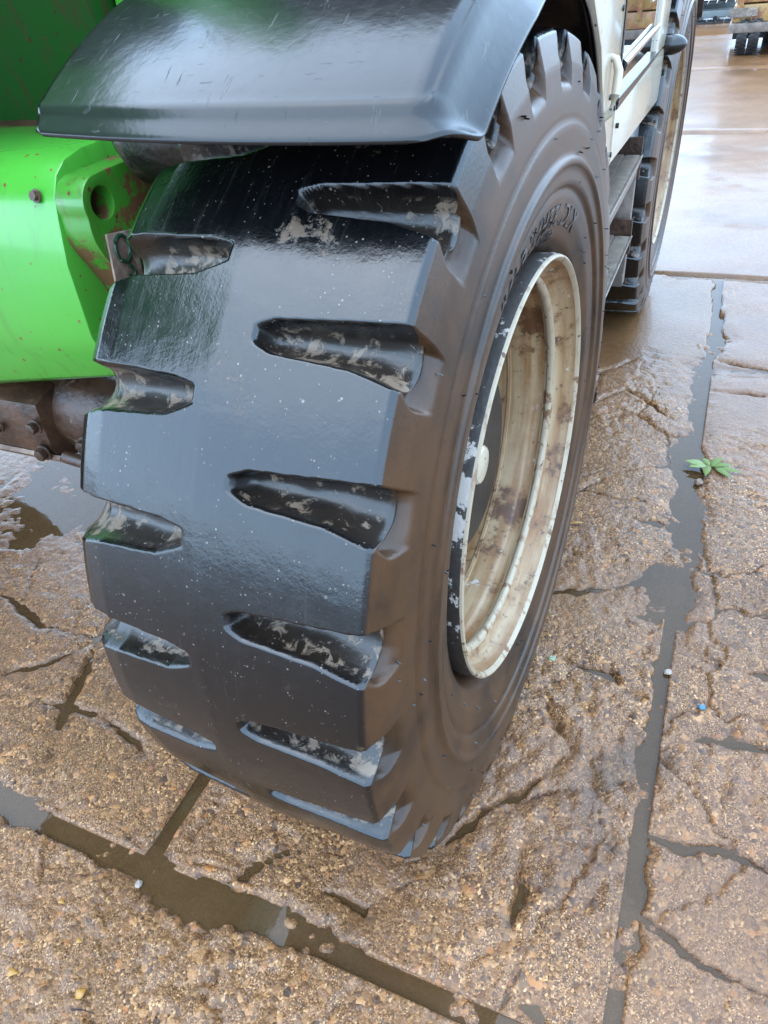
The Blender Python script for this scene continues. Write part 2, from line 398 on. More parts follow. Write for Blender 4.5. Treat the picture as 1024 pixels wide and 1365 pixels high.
M['cream'] = mat_paint('cream_cab_paint', (.50, .485, .39), rust=(.08, .05, .035), amount=.86, rough=.22, dirt=(.45, .40, .28), dirt_amt=.35)
M['grime'] = mat_grime('rusty_greasy_steel'); M['mudliner'] = mat_grime('muddy_fender_liner', (.03, .018, .011), (.10, .058, .034), (.16, .12, .08), .7)
M['black'] = mat_plain('black_plastic', (.006, .006, .0065), .22, var=.4, scale=40)
M['blackrub'] = mat_grime('oily_black_steel', (.003, .003, .003), (.010, .009, .008), (.045, .036, .028), .4)
M['alu'] = mat_plain('worn_step_steel', (.30, .28, .25), .36, .5, .55, 30, .3)
M['glass'] = mat_glass()
M['chrome'] = mat_plain('bright_window_trim', (.55, .55, .54), .2, .9, .1)
M['yellow'] = mat_paint('worn_yellow_paint', (.34, .23, .07), amount=.50, rough=.4, dirt=(.16, .12, .08), dirt_amt=.7)
M['greysteel'] = mat_grime('weathered_grey_steel', (.10, .09, .08), (.22, .19, .165), (.30, .26, .21), .6)
M['bluegrey'] = mat_plain('blue_grey_track_frame', (.16, .22, .25), .5, var=.3)
M['farrub'] = mat_plain('dusty_black_tyre', (.022, .022, .022), .6, var=.6, scale=25, bump=.6)
M['tag'] = mat_grime('scuffed_beige_plate', (.16, .11, .085), (.42, .34, .28), (.5, .45, .4), .6)
M['dkgreen'] = mat_plain('dark_green_print', (.012, .07, .035), .5)
M['white'] = mat_plain('white_sticker', (.75, .74, .68), .5, var=.08); M['red'] = mat_plain('red_sticker_print', (.6, .04, .05), .5, var=.1)

# ------------------------------------------------------------------ the yard: silt bed, water, concrete slabs
PSI = -0.028
JX, JY0, JY1, JL = 0.478, -0.584, 2.505, -0.352
WATER_Z = -0.0088

gv = [(-400, -60, 0), (400, -60, 0), (400, 600, 0), (-400, 600, 0)]
ground = obj('ground', mesh_from('ground', gv, [(0, 1, 2, 3)]), M['silt'], loc=(0, 0, -.034)); tag(ground, kind='structure')

CRACKS = [
 [(0.108, -0.405), (0.162, -0.334), (0.203, -0.283), (0.269, -0.206), (0.33, -0.085)], [(-0.021, -0.495), (0.072, -0.506), (0.122, -0.441), (0.168, -0.353)],
 [(0.282, -0.311), (0.304, -0.373), (0.294, -0.477)], [(0.262, -0.235), (0.329, -0.187), (0.397, -0.138), (0.474, -0.102)],
 [(-1.212, -0.114), (-1.001, -0.161), (-0.828, -0.157), (-0.8, -0.012), (-0.754, 0.092)], [(-0.828, -0.157), (-0.769, -0.329), (-0.702, -0.47)],
 [(-0.98, -0.332), (-0.906, -0.259), (-0.828, -0.157)], [(-0.821, -0.347), (-0.624, -0.343), (-0.498, -0.397)],
 [(0.19, 0.333), (0.291, 0.379), (0.407, 0.443), (0.466, 0.562)], [(0.066, 0.603), (0.164, 0.739), (0.232, 0.835)],
 [(0.112, 1.253), (0.216, 1.385), (0.404, 1.227)], [(0.338, 0.684), (0.455, 0.685)], [(0.486, -0.199), (0.55, -0.205), (0.61, -0.19), (0.686, -0.209), (0.9, -.23)],
 [(0.464, -0.313), (0.519, -0.367), (0.589, -0.398), (0.688, -0.403), (.9, -.43)], [(0.493, -0.027), (0.559, 0.023), (0.685, 0.041), (.95, .05)],
 [(0.21, 1.617), (0.124, 1.477), (0.118, 1.154)], [(0.24, 0.149), (0.353, 0.12), (0.436, 0.085)], [(0.249, 0.001), (0.33, -0.085)],
 [(0.559, 0.233), (0.683, 0.232), (.9, .25)], [(0.516, 1.685), (0.674, 1.632), (1.0, 1.6)], [(0.516, 1.457), (0.675, 1.443), (1, 1.4)],
 [(-0.187, -0.557), (-0.104, -0.454)], [(-0.122, -0.56), (-0.066, -0.552)]]
CW = [.011, .010, .007, .009, .009, .009, .007, .007, .018, .008, .006, .012, .010, .008, .010, .006, .008, .007, .010, .006, .006, .007, .007]

def seg_dist(x, y, pl):
    d = np.full(x.shape, 9.)
    for (ax, ay), (bx, by) in zip(pl[:-1], pl[1:]):
        vx, vy = bx - ax, by - ay; t = np.clip(((x - ax) * vx + (y - ay) * vy) / (vx * vx + vy * vy), 0, 1)
        d = np.minimum(d, np.hypot(x - ax - t * vx, y - ay - t * vy))
    return d

def gauss(x, y, cx, cy, sx, sy): return np.exp(-((x - cx) / sx) ** 2 - ((y - cy) / sy) ** 2)

def slab_height(x, y, ext, near, offs, wornf, seed):
    x0, x1, y0, y1 = ext
    h = offs + .006 * (fbm(x * 2.3, y * 2.3, 3, seed + 3) - .5) * 2
    worn = wornf(x, y)
    worn = np.clip(worn + 1.3 * (fbm(x * 3.1 + 5, y * 3.1, 4, seed + 11) - .5), 0, 1)
    wx = .055 * (fbm(x * 8, y * 8, 5, seed + 21, .62) - .5); wy = .055 * (fbm(x * 8 + 40, y * 8, 5, seed + 22, .62) - .5)
    # broken, eroded edges
    e = np.minimum(np.minimum(x - x0, x1 - x), np.minimum(y - y0, y1 - y))
    er = .065 * np.clip(fbm(x * 6, y * 6, 5, seed + 31, .6) - .47, 0, 1) * 2 * (1 if near else .3) + .002
    rag = .012 * (fbm(x * 40, y * 40, 4, seed + 33, .65) - .5)
    h = h - .045 * (1 - sstep(0, 1, (e - er * .3 + rag) / (er * .7 + .006))) - .008 * (1 - sstep(0, 1, e / (er * 2.5 + .004)))
    if near:
        # plates: a network of cracks
        f1, f2, pid = worley((x + wx * 2) * 3.4, (y + wy * 2) * 3.4, seed + 41)
        net = (1 - sstep(.0, .035, f2 - f1)) * sstep(.42, .58, fbm(x * 2.1 + 3, y * 2.1, 3, seed + 43)) * worn
        h = h + (pid - .5) * .009 * worn - .009 * net
        for pl, w in zip(CRACKS, CW):
            d = seg_dist(x + wx * .8, y + wy * .8, pl); fz = fbm(x * 13, y * 13, 3, seed + 5)
            ends = np.minimum(np.hypot(x - pl[0][0], y - pl[0][1]), np.hypot(x - pl[-1][0], y - pl[-1][1])); tp = .35 + .65 * sstep(0, .08, ends)
            w2 = w * tp * (.05 + 1.5 * sstep(.30, .75, fz))
            h = h - .018 * tp * sstep(.25, .5, fz) * (1 - sstep(.1, 1.0, d / (w2 + .0016))) - .004 * (1 - sstep(0, 1, d / (w * 3.5)))
        # aggregate
        f1, f2, pid = worley(x * 62, y * 62, seed + 51)
        f1b, f2b, pidb = worley(x * 24 + wx * 20, y * 24 + wy * 20, seed + 53)
        lumpy = sstep(.40, .65, fbm(x * 4.4, y * 4.4 + 9, 3, seed + 55)) * worn
        lumpy = np.maximum(lumpy, .9 * (1 - sstep(.0, .11, e)) * sstep(.38, .6, fbm(x * 5 + 30, y * 5, 3, seed + 56)) * sstep(.02, .3, worn))
        h = h + .0019 * worn * (.6 - f1) * (.3 + pid) + .011 * lumpy * (.5 - f1b) * (pidb > .35)
        h = h + .0022 * worn * (fbm(x * 30, y * 30, 3, seed + 57) - .5) * 2
        # puddled hollows
        dep = .012 * gauss(x, y, .47, .62, .07, .40) + .011 * gauss(x, y, .46, 1.25, .05, .5) + .009 * gauss(x, y, .60, .45, .10, .10) + .011 * gauss(x, y, .62, .05, .07, .05) + .016 * gauss(x, y, -1.25, .40, .42, .34) \
            + .014 * gauss(x, y, .37, -.545, .10, .035) + .012 * gauss(x, y, -.35, -.58, .06, .035) + .006 * gauss(x, y, -.15, -.57, .15, .02) + .006 * gauss(x, y, -.62, -.56, .1, .03) + .012 * gauss(x, y, .62, 1.62, .16, .05)
        h = h - dep * (.55 + .9 * fbm(x * 12, y * 12, 3, seed + 61))
    else:
        h = h + .0022 * (fbm(x * 6, y * 6, 3, seed + 57) - .5)
    low = 1 - sstep(-.016, -.001, h - offs * .5)
    return h, worn, low

def axis_pts(a, b, fa, fb, fine, coarse):
    if fa is None or fb <= a or fa >= b: return np.linspace(a, b, max(2, int((b - a) / coarse) + 1))
    fa, fb = max(a, fa), min(b, fb); out = []
    if fa > a: out.append(np.linspace(a, fa, max(2, int((fa - a) / coarse) + 1))[:-1])
    out.append(np.linspace(fa, fb, max(2, int((fb - fa) / fine) + 1)))
    if fb < b: out.append(np.linspace(fb, b, max(2, int((b - fb) / coarse) + 1))[1:])
    return np.concatenate(out)

def slab(ext, near=False, fx=None, fy=None, fine=.004, coarse=.03, offs=0., wornf=lambda x, y: .12 + 0 * x, seed=0):
    x0, x1, y0, y1 = ext; g = .006
    xs = axis_pts(x0 + g, x1 - g, fx[0] if fx else None, fx[1] if fx else None, fine, coarse)
    ys = axis_pts(y0 + g, y1 - g, fy[0] if fy else None, fy[1] if fy else None, fine, coarse)
    X, Y = np.meshgrid(xs, ys, indexing='ij')
    H, W, L = slab_height(X, Y, ext, near, offs, wornf, seed)
    bx = np.zeros_like(X, bool); bx[0] = bx[-1] = True; bx[:, 0] = bx[:, -1] = True
    H = np.where(bx, -.06, H)
    me = grid_mesh('concrete_slab', np.stack([X, Y, H + .034], -1), attrs={'worn': W, 'low': L})
    return obj('concrete_slab', me, M['concrete'], ground)

w_near = lambda x, y: .88 - .83 * sstep(1.05, 1.75, y + .25 * (x > JX))
slab((-3.2, JX - .003, -3.6, JY0 - .009), True, (-1.2, .5), (-1.15, 0), offs=.004, wornf=lambda x, y: .74 + 0 * x, seed=101, fine=.0042)
slab((JL + .002, JX - .003, JY0 + .009, JY1), True, (-.1, .5), (-.6, 1.75), offs=.0, wornf=w_near, seed=102, fine=.0042, coarse=.012)
slab((-3.2, JL - .002, JY0 + .010, JY1), True, (-1.75, -.3), (-.6, .75), offs=.001, wornf=lambda x, y: 1.0 - .3 * sstep(.3, 1, y), seed=103, fine=.006, coarse=.03)
slab((JX + .004, 3.4, -3.6, JY1), True, (.4, .95), (-.75, 1.9), offs=.003, wornf=w_near, seed=104, fine=.0044, coarse=.03)
ysj = [JY1, 5.35, 8.3, 11.2, 14.2, 17.3, 20.4, 24, 28, 33, 39, 46]; xsj = [-12, -8.9, -5.9, -3.4, -1.35, 2.6, 6.5, 9.5, 12.5]
k = 0
for j in range(len(ysj) - 1):
    for i in range(len(xsj) - 1):
        k += 1; nearish = (j == 0 and i in (3, 4))
        slab((xsj[i], xsj[i + 1], ysj[j], ysj[j + 1]), False, None, None, coarse=.02 if nearish else (.08 if j < 3 else .3), offs=float(RNG.uniform(-.003, .003)), seed=200 + k)
for j in range(2):
    for (a, b) in ((3.4, 6.5), (6.5, 9.5), (-6.2, -3.2), (-9.2, -6.2)):
        y0, y1 = ((-3.6, JY1), (-6.7, -3.6))[j]
        k += 1; slab((a, b, y0, y1), False, coarse=.1, seed=200 + k)
for (a, b) in ((-3.2, JX), (JX, 3.4)):
    k += 1; slab((a, b, -6.7, -3.6), False, coarse=.1, seed=200 + k)

def joint_fill(xa, xb, ya, yb, seed):
    xs = np.linspace(xa, xb, max(2, int((xb - xa) / .005))); ys = np.linspace(ya, yb, max(2, int((yb - ya) / .005)))
    X, Y = np.meshgrid(xs, ys, indexing='ij')
    f1, f2, pid = worley(X * 38, Y * 38, seed); fz = fbm(X * 7, Y * 7, 4, seed + 3)
    H = -.0165 + .020 * (fz - .5) * 2 * .9 + .011 * (.55 - f1) * (pid > .45) * sstep(.40, .62, fz) + .003 * (fbm(X * 60, Y * 60, 2, seed + 8) - .5)
    ed = np.minimum(np.minimum(X - xa, xb - X), np.minimum(Y - ya, yb - Y)); H = H - .02 * (1 - sstep(0, .012, ed))
    o = obj('joint_silt', grid_mesh('joint_silt', np.stack([X, Y, H + .034], -1), attrs={'worn': np.ones_like(X), 'low': sstep(.0, .012, -.004 - H)}), M['concrete'], ground); o['kind'] = 'stuff'
joint_fill(JX - .07, JX + .07, -1.6, JY1 - .02, 900); joint_fill(-1.7, JX - .071, JY0 - .06, JY0 + .06, 910); joint_fill(JL - .04, JL + .04, JY0 + .061, 1.0, 920)
wp = np.stack([*np.meshgrid(np.linspace(-3.2, 3.4, 12), np.linspace(-3.6, 2.5, 12), indexing='ij'), np.full((12, 12), WATER_Z)], -1)
water = obj('puddle_water', grid_mesh('puddle_water', wp), M['water']); tag(water, kind='structure')

# ------------------------------------------------------------------ the telehandler
tele = empty('telehandler'); tag(tele, 'green and cream telehandler with big black wet front tyre and grey fender', 'telehandler')

# ---- tyre
NP = 27; PITCH = 360 / NP
PROF = [(-.118, .318), (-.145, .335), (-.166, .40), (-.174, .47), (-.168, .53), (-.160, .562), (-.149, .580), (-.134, .5905), (-.11, .5955), (.0175, .602), (.17, .5985), (.1975, .5965), (.2025, .5925),
        (.2120, .560), (.2165, .522), (.2175, .504), (.2165, .500), (.2195, .496), (.2205, .488), (.2190, .460), (.2245, .4545), (.2245, .4495), (.2190, .445), (.2175, .4245), (.2110, .4195), (.2108, .4165), (.2125, .412), (.2085, .385), (.1960, .356), (.180, .342), (.170, .336), (.150, .320)]

def make_tyre_mesh():
    pf = np.array(PROF); seg = np.hypot(*np.diff(pf, axis=0).T); s = np.concatenate([[0], np.cumsum(seg)])
    # dense sampling over the tread and shoulders, profile corners kept
    out = []
    for i in range(len(pf) - 1):
        mid = (pf[i] + pf[i + 1]) / 2
        st = .0028 if mid[1] > .548 else .007
        n = max(1, int(math.ceil(seg[i] / st))); out.append(s[i] + seg[i] * np.arange(n) / n)
    ss = np.concatenate(out + [[s[-1]]])
    px, pr_ = np.interp(ss, s, pf[:, 0]), np.interp(ss, s, pf[:, 1])
    sR, sL = s[12], s[6]                                  # outer corner, inner rounded shoulder
    na = NP * 92; ang = np.arange(na) / na * 360.
    A, S = np.meshgrid(ang, ss, indexing='ij'); X = np.broadcast_to(px, A.shape); Rr = np.broadcast_to(pr_, A.shape)
    def rel(A, a0): return (A - a0 + PITCH / 2) % PITCH - PITCH / 2
    jit = lambda a, sd: hash2(np.floor((A - a + PITCH / 2) / PITCH).astype(np.int64) % NP, np.zeros(A.shape, np.int64), sd) - .5
    wob = .12 * (fbm(A * .35 * 2, X * 60, 3, 5) - .5)
    # outer grooves
    a = rel(A, 57.2 - PITCH * 1) + wob
    Xp = np.clip((X - .056) / (.2005 - .056), 0, 1); E = np.clip((S - sR) / .056, 0, 1.3)
    onside = S > sR
    u = np.where(onside, 2.8 - .5 * E, np.interp(Xp, [0, .12, 1], [1.4, 2.0, 2.8]))
    l = np.where(onside, -2.8 - 1.2 * sstep(0, .5, E) + .4 * E ** 2, np.interp(Xp, [0, .12, .68, 1], [-.5, -1.2, -1.7, -2.8]))
    mR = sstep(0, .42, u - a) * sstep(0, .55, a - l) * sstep(.052, .063, X + .004 * jit(57.2, 3)) * (E < 1) * (S > s[9])
    tR = np.clip((a - l) / np.maximum(u - l, .1), 0, 1); dR = (.030 + .012 * Xp) * (.45 + .55 * np.clip(1 - np.abs(2 * (tR - .08) - 1) ** 2.2, 0, 1))
    # inner grooves
    a2 = rel(A, 52.0) + wob
    Xq = np.clip((-.002 - X) / .15, 0, 1); E2 = np.clip((sL - S) / .075, 0, 1.3); onL = S < sL
    u2 = np.where(onL, 1.5 + 1.6 * sstep(0, .5, E2) - 1.0 * E2, np.interp(Xq, [0, .15, 1], [.7, 1.1, 1.5])); l2 = np.where(onL, -4.2 + 1.2 * E2, np.interp(Xq, [0, .2, .7, 1], [-1.5, -2.7, -3.2, -4.2]))
    mL = sstep(0, .42, u2 - a2) * sstep(0, .6, a2 - l2) * sstep(-.006, .005, -X - .002 + .004 * jit(52., 4)) * (E2 < 1) * (S < s[9])
    tL = np.clip((a2 - l2) / np.maximum(u2 - l2, .1), 0, 1); dL = (.028 + .012 * Xq) * (.45 + .55 * np.clip(1 - np.abs(2 * (tL - .08) - 1) ** 2.2, 0, 1))
    # on the crown the floor lies straight below; over the shoulder it runs out to the side wall
    xe, re_ = np.interp(sR + .056, s, pf[:, 0]), np.interp(sR + .056, s, pf[:, 1]); xe2, re2 = np.interp(sL - .075, s, pf[:, 0]), np.interp(sL - .075, s, pf[:, 1])
    Ec, E2c = np.clip(E, 0, 1), np.clip(E2, 0, 1); xc, rc_ = np.interp(sR, s, pf[:, 0]), np.interp(sR, s, pf[:, 1]); xc2, rc2 = np.interp(sL, s, pf[:, 0]), np.interp(sL, s, pf[:, 1])
    Tx = xc + (xe - xc) * Ec ** 3 - .036 * Ec * (1 - Ec); Tr = (rc_ - dR) + (re_ - (rc_ - dR)) * Ec ** 2.2
    Tx2 = xc2 + (xe2 - xc2) * E2c; Tr2 = (rc2 - dL) + (re2 - (rc2 - dL)) * E2c ** 1.6
    dx = np.where(onside, mR * (Tx - X), 0) + np.where(onL, mL * (Tx2 - X), 0)
    dr = np.where(onside, mR * (Tr - Rr), -mR * dR) + np.where(onL, mL * (Tr2 - Rr), -mL * dL)
    G = np.maximum(mR, mL)
    # rubber wear: soft undulation, nicks along the block edges
    tread = sstep(.575, .595, Rr)
    dr = dr - .0014 * tread * fbm(A * .12, X * 9, 3, 61) - .0003 * tread * (fbm(A * .9, X * 70, 3, 63))
    # a lug ledge inside the grooves
    dr = dr + G * .003 * (fbm(A * .45, X * 25, 2, 71) - .5)
    Xf, Rf = X + dx, Rr + dr
    rad = np.radians(A); P = np.stack([Xf, -Rf * np.cos(rad), Rf * np.sin(rad)], -1)
    P[..., 2] = np.maximum(P[..., 2], -.598)
    side = np.where(X > .1, sstep(-.002, .002, S - sR), sstep(-.002, .03, sL - S))
    return grid_mesh('tyre', P, wrap_u=True, flip=True, attrs={'groove': G, 'side': side, 'clod': gauss(X, A, .085, 54, .05, 3.5) + .8 * gauss(X, A, .11, 65, .05, 4) + .35 * gauss(X, A, .06, 0, .05, 7)})

wheel = empty('front_wheel', (0, 0, .600), tele); wheel.rotation_euler = (0, 0, PSI)
tyre_me = make_tyre_mesh()
tyre = obj('tyre', tyre_me, M['rubber'], wheel); tyre['label'] = 'worn wet black tyre with wide grooved tread blocks'

# moulded lettering on the sidewall
def arc_text(txt, r, mid_deg, size, x_of_r, parent, mat, stretch=1.0):
    cu = bpy.data.curves.new('lettering', 'FONT'); cu.body = txt; cu.size = size; cu.extrude = .0006; cu.bevel_depth = .0003; cu.align_x = 'CENTER'; cu.space_character = 1.12
    to = bpy.data.objects.new('lettering_curve', cu); COL.objects.link(to)
    dg = bpy.context.evaluated_depsgraph_get(); me = bpy.data.meshes.new_from_object(to.evaluated_get(dg))
    bpy.data.objects.remove(to)
    co = np.empty(len(me.vertices) * 3); me.vertices.foreach_get('co', co); co = co.reshape(-1, 3)
    # reads clockwise seen from outside (+X): right of the text runs toward +Y
    rr = r + co[:, 1]; th = math.radians(mid_deg) + co[:, 0] * stretch / r
    co2 = np.stack([x_of_r(rr) + co[:, 2] + .0006, -np.cos(th) * rr, np.sin(th) * rr], -1)
    me.vertices.foreach_set('co', co2.reshape(-1)); me.update()
    return obj('lettering', me, mat, parent)
pf_out = np.array(PROF[13:])
xr_out = lambda r: np.interp(r, pf_out[::-1, 1], pf_out[::-1, 0])
t1 = arc_text('IVAP WHEEL.DLX', .372, 92, .040, xr_out, wheel, M['rubber'], 1.12); t1['label'] = 'raised moulded lettering on the tyre sidewall'
t2 = arc_text('POWER', .350, 98, .022, xr_out, wheel, M['rubber'], 1.1); t2['label'] = 'small raised lettering below the larger line'

# moulding hairs of the rubber
mb = MB()
for i in range(90):
    th = RNG.uniform(0, 2 * math.pi); r = RNG.choice([.515, .49, .47, .43, .40, .38, .545]) + RNG.uniform(-.006, .006); x = float(xr_out(r))
    b = Vector((x - .001, -math.cos(th) * r, math.sin(th) * r)); mb.tube([b, b + Vector((RNG.uniform(.003, .007), RNG.uniform(-.002, .002), RNG.uniform(-.002, .002)))], [.0012, .0008], 5)
hairs = mb.build('rubber_hairs', M['black'], wheel); hairs['kind'] = 'stuff'

# rim: flange band, lip and gutter, well, disc, hub
lathe('rim_flange', [(.150, .322), (.166, .3325), (.176, .3345), (.200, .3350), (.2065, .3338)], 160, M['flange'], wheel, flip=True)
lathe('rim_lip', [(.2064, .3339), (.2095, .3328), (.2110, .3300), (.2085, .3268), (.2030, .3245)], 160, M['chalk'], wheel, flip=True)
lathe('rim_gutter', [(.2031, .3245), (.1960, .3230), (.1800, .3150), (.1740, .3110), (.1700, .3040)], 160, M['rim'], wheel, flip=True)
lathe('rim_ridge', [(.1701, .3041), (.1690, .2985), (.1660, .2955), (.1620, .2945), (.1580, .2960), (.1555, .3005), (.1520, .3020)], 160, M['chalk'], wheel, flip=True)
lathe('rim_well', [(.1521, .3020), (.1440, .3030), (.1360, .3010), (.1320, .2960), (.1280, .2945), (.0900, .2910), (.0885, .2885), (.0830, .2880), (.0810, .2905), (.0100, .2850), (-.040, .278), (-.055, .268), (-.062, .245)], 160, M['rim'], wheel, flip=True)
lathe('wheel_disc', [(-.062, .246), (-.064, .20), (-.050, .175), (-.045, .150)], 96, M['rim'], wheel, flip=True)
hub = lathe('hub', [(-.046, .165), (.02, .165), (.040, .166), (.090, .164), (.108, .158), (.116, .144), (.117, .060), (.119, .045), (.120, .0001)], 72, M['blackrub'], wheel, flip=True); hub['label'] = 'oily black wheel hub'
lathe('hub_cap', [(.1195, .033), (.124, .033), (.128, .030), (.130, .02), (.131, .0001)], 48, M['cream'], hub, flip=True)
mb = MB()
for i in range(10):
    th = 2 * math.pi * i / 10; mb.hexbolt((-.055, -math.cos(th) * .205, math.sin(th) * .205), (1, 0, 0), .014, .022)
bolt_me = None
for i in range(10):
    th = 2 * math.pi * i / 10
    if bolt_me is None:
        o = MB().hexbolt((0, 0, 0), (1, 0, 0), .014, .022).build('wheel_nut', M['rim'], wheel); bolt_me = o.data
    else: o = obj('wheel_nut', bolt_me, None, wheel)
    o.location = (-.062, -math.cos(th) * .205, math.sin(th) * .205)

# rear wheel: the same wheel, further back
WB = 2.152
rear = copy_tree(wheel, tele); rear.name = 'rear_wheel'; rear.location = (-.008, WB, .600); rear.rotation_euler = (math.radians(23), 0, 0)

for nm, y in (('front_wheel', 0), ('rear_wheel', WB)):          # the far side of the machine
    w_ = copy_tree(wheel, tele); w_.name = nm; w_.location = (-2.02, y, .600); w_.rotation_euler = (0, 0, math.pi)
# ---- front fender
def make_fender():
    a_end = 168.
    na, nx = 220, 110
    rc = .045
    ta = np.linspace(0, 1, na) ** 1.15
    S = np.zeros((na, nx)); P = np.zeros((na, nx, 3)); 
    tx = np.linspace(0, 1, nx)
    tx = np.concatenate([np.linspace(0, .12, 14)[:-1], np.linspace(.12, .80, 46)[:-1], np.linspace(.80, 1, nx - 58)])
    for i, t in enumerate(ta):
        s_front = t * math.radians(a_end - 56.0) * .68                # metres from the front edge
        deg = 56.0 + t * (a_end - 56.0)
        xR = np.interp(deg, [56, 75, 110, 168], [.224, .229, .212, .188]); xL = -.224
        cut = rc - math.sqrt(max(0, rc * rc - max(0, rc - s_front) ** 2)); cutl = .012 - math.sqrt(max(0, .012 ** 2 - max(0, .012 - s_front) ** 2))
        x = (xL + cutl) + (xR - cut - xL - cutl) * tx
        bow = 2.3 * ((x - .06) / .285) ** 2 * (1 - t) ** 3
        r0 = np.interp(deg, [56, 80, 110, 140, 168], [.692, .698, .684, .660, .655])
        bR = xR - x; bF = np.full_like(x, s_front)
        b = np.where((bR < rc) & (bF < rc), rc - np.hypot(np.maximum(0, rc - bR), np.maximum(0, rc - bF)), np.minimum(bR, bF)); b = np.maximum(b, 0)
        lip = -.034 * (1 - sstep(0, .05, bR)) ** 1.3 * sstep(.0, .05, bF) + (.35 + .65 * (bR < bF)) * np.interp(b, [.018, .026, .030, .036], [0, .0035, .0035, 0]) + np.interp(b, [0, .003, .022, .026, .030, .034, .040, .2], [-.013, -.010, -.0050, -.0022, -.0016, -.0012, -.0010, 0])
        r = r0 + lip - .010 * ((x - .02) / .22) ** 2
        th = np.radians(deg + bow)
        P[i, :, 0] = x; P[i, :, 1] = -r * np.cos(th); P[i, :, 2] = .6 + r * np.sin(th)
    return grid_mesh('fender', P, flip=False), P
fme, FP = make_fender()
fender = obj('fender', fme, M['fender'], tele); fender['label'] = 'scratched dark grey plastic fender over the front wheel'
md = fender.modifiers.new('thickness', 'SOLIDIFY'); md.thickness = .0045; md.offset = 1
# muddy inside of the fender
P2 = FP[6:, 4:-4].copy(); cy = np.array([0, 0, .6]); d = P2 - cy; d[..., 0] = 0; d /= np.linalg.norm(d, axis=-1, keepdims=True); P2 -= d * .007
obj('fender_liner', grid_mesh('fender_liner', P2, flip=True), M['mudliner'], fender)

# ---- chassis nose, lifting lug, upper wall
nose = [(.02, .690), (-.120, .697), (-.138, .712), (-.165, .800), (-.172, .850), (-.168, .960), (-.155, 1.020), (-.147, 1.050), (-.130, 1.075), (-.106, 1.090), (-.07, 1.097), (.098, 1.101), (.098, 1.05), (.02, 1.04)]
def shear(z, x): return z + max(0, (x + .80) * .17) * max(0, min(1, (.85 - z) / .15))
mb = MB(); n = len(nose); xs_ = [-1.6, -.80, -.62, -.452]
V = [(x, y, shear(z, x)) for x in xs_ for y, z in nose]; F = [tuple(range(n)), tuple(range(n * (len(xs_) - 1), n * len(xs_)))[::-1]]
for i in range(len(xs_) - 1): F += [(i * n + k_, i * n + (k_ + 1) % n, (i + 1) * n + (k_ + 1) % n, (i + 1) * n + k_) for k_ in range(n)]
mb.add(V, F); chassis = mb.build('chassis', M['green'], tele, bevel=.005); chassis['label'] = 'bright green chassis nose with rust stains'
wall = MB().prism([(.100, 1.07), (.140, 1.07), (.140, 1.60), (.00, 1.60), (.00, 1.42)], -1.6, -.470).build('chassis_wall', M['shadegrimegreen'], tele, bevel=.003)  # leans forward to lose skylight; its shade is also painted in
MB().prism([(.099, 1.100), (.070, 1.100), (.099, 1.110)], -1.6, -.472).build('weld_seam', M['grime'], chassis)
# side plate with the round lug, hole cut through
def lug_plate():
    cy, cz, rh = -.113, 1.034, .0225
    n = 64; poly = [(.30, 1.072), (-.080, 1.073)] + [(cy + .038 * math.cos(math.radians(d_)), cz + .038 * math.sin(math.radians(d_))) for d_ in range(95, 205, 10)] + [(-.152, 1.005), (-.151, .990), (-.143, .968), (-.128, .940), (-.112, .905), (-.095, .84), (-.082, .74), (.30, .74)]
    hole, outer = [], []
    for i in range(n):
        t = 2 * math.pi * i / n; dx_, dz_ = math.cos(t), math.sin(t); best = 9
        for (a, b), (c, d_) in zip(poly, poly[1:] + poly[:1]):
            ex_, ez_ = c - a, d_ - b; det = dx_ * -ez_ + ex_ * dz_
            if abs(det) < 1e-9: continue
            q = ((a - cy) * -ez_ + ex_ * (b - cz)) / det; w_ = (dx_ * (b - cz) - dz_ * (a - cy)) / det
            if q > 0 and -1e-6 <= w_ <= 1 + 1e-6: best = min(best, q)
        outer.append((cy + dx_ * best, cz + dz_ * best)); hole.append((cy + rh * dx_, cz + rh * dz_))
    V = []; F = []
    for x in (-.4518, -.400):
        V += [(x, a, b) for a, b in outer] + [(x, a, b) for a, b in hole]
    o2 = 2 * n
    for i in range(n):
        j = (i + 1) % n
        F += [(i, j, n + j, n + i), (o2 + j, o2 + i, o2 + n + i, o2 + n + j), (i, o2 + i, o2 + j, j), (n + j, o2 + n + j, o2 + n + i, n + i)]
    m = MB(); m.add(V, F); return m
lug = lug_plate().build('lifting_lug', M['rustgreen'], chassis, bevel=.002); lug['label'] = 'rust stained green lug plate with a round hole'
MB().hexbolt((-.482, -.150, 1.052), (-.05, -1, .3), .007, .008).build('bolt', M['grime'], chassis)
# oval opening on top of the nose, its dark inside drawn as a black disc
mb = MB(); n = 24
mb.add([(-.60 + .040 * math.cos(2 * math.pi * i / n), .040 + .022 * math.sin(2 * math.pi * i / n), 1.1015) for i in range(n)], [tuple(range(n))]); mb.build('opening_dark_disc', M['black'], chassis)
# plate with the lifting symbol
tagp = MB().prism([(-.142, .925), (-.082, .910), (-.072, .985), (-.130, .995)], -.3995, -.3955).build('symbol_plate', M['tag'], chassis, bevel=.001); tagp['label'] = 'scuffed beige plate with a dark green lifting eye symbol'
mb = MB(); n = 24
ring = [(-.3945, -.109 + .0145 * math.cos(2 * math.pi * i / n), .968 + .019 * math.sin(2 * math.pi * i / n)) for i in range(n + 1)]; mb.tube(ring, .0030, 6)
hook = [(-.3945, -0.107, 0.949), (-.3945, -0.106, 0.941), (-.3945, -0.100, 0.936), (-.3945, -0.098, 0.928), (-.3945, -0.103, 0.922), (-.3945, -0.109, 0.924), (-.3945, -0.111, 0.931)]; mb.tube(hook, .0024, 6)
mb.build('lifting_symbol', M['dkgreen'], tagp)

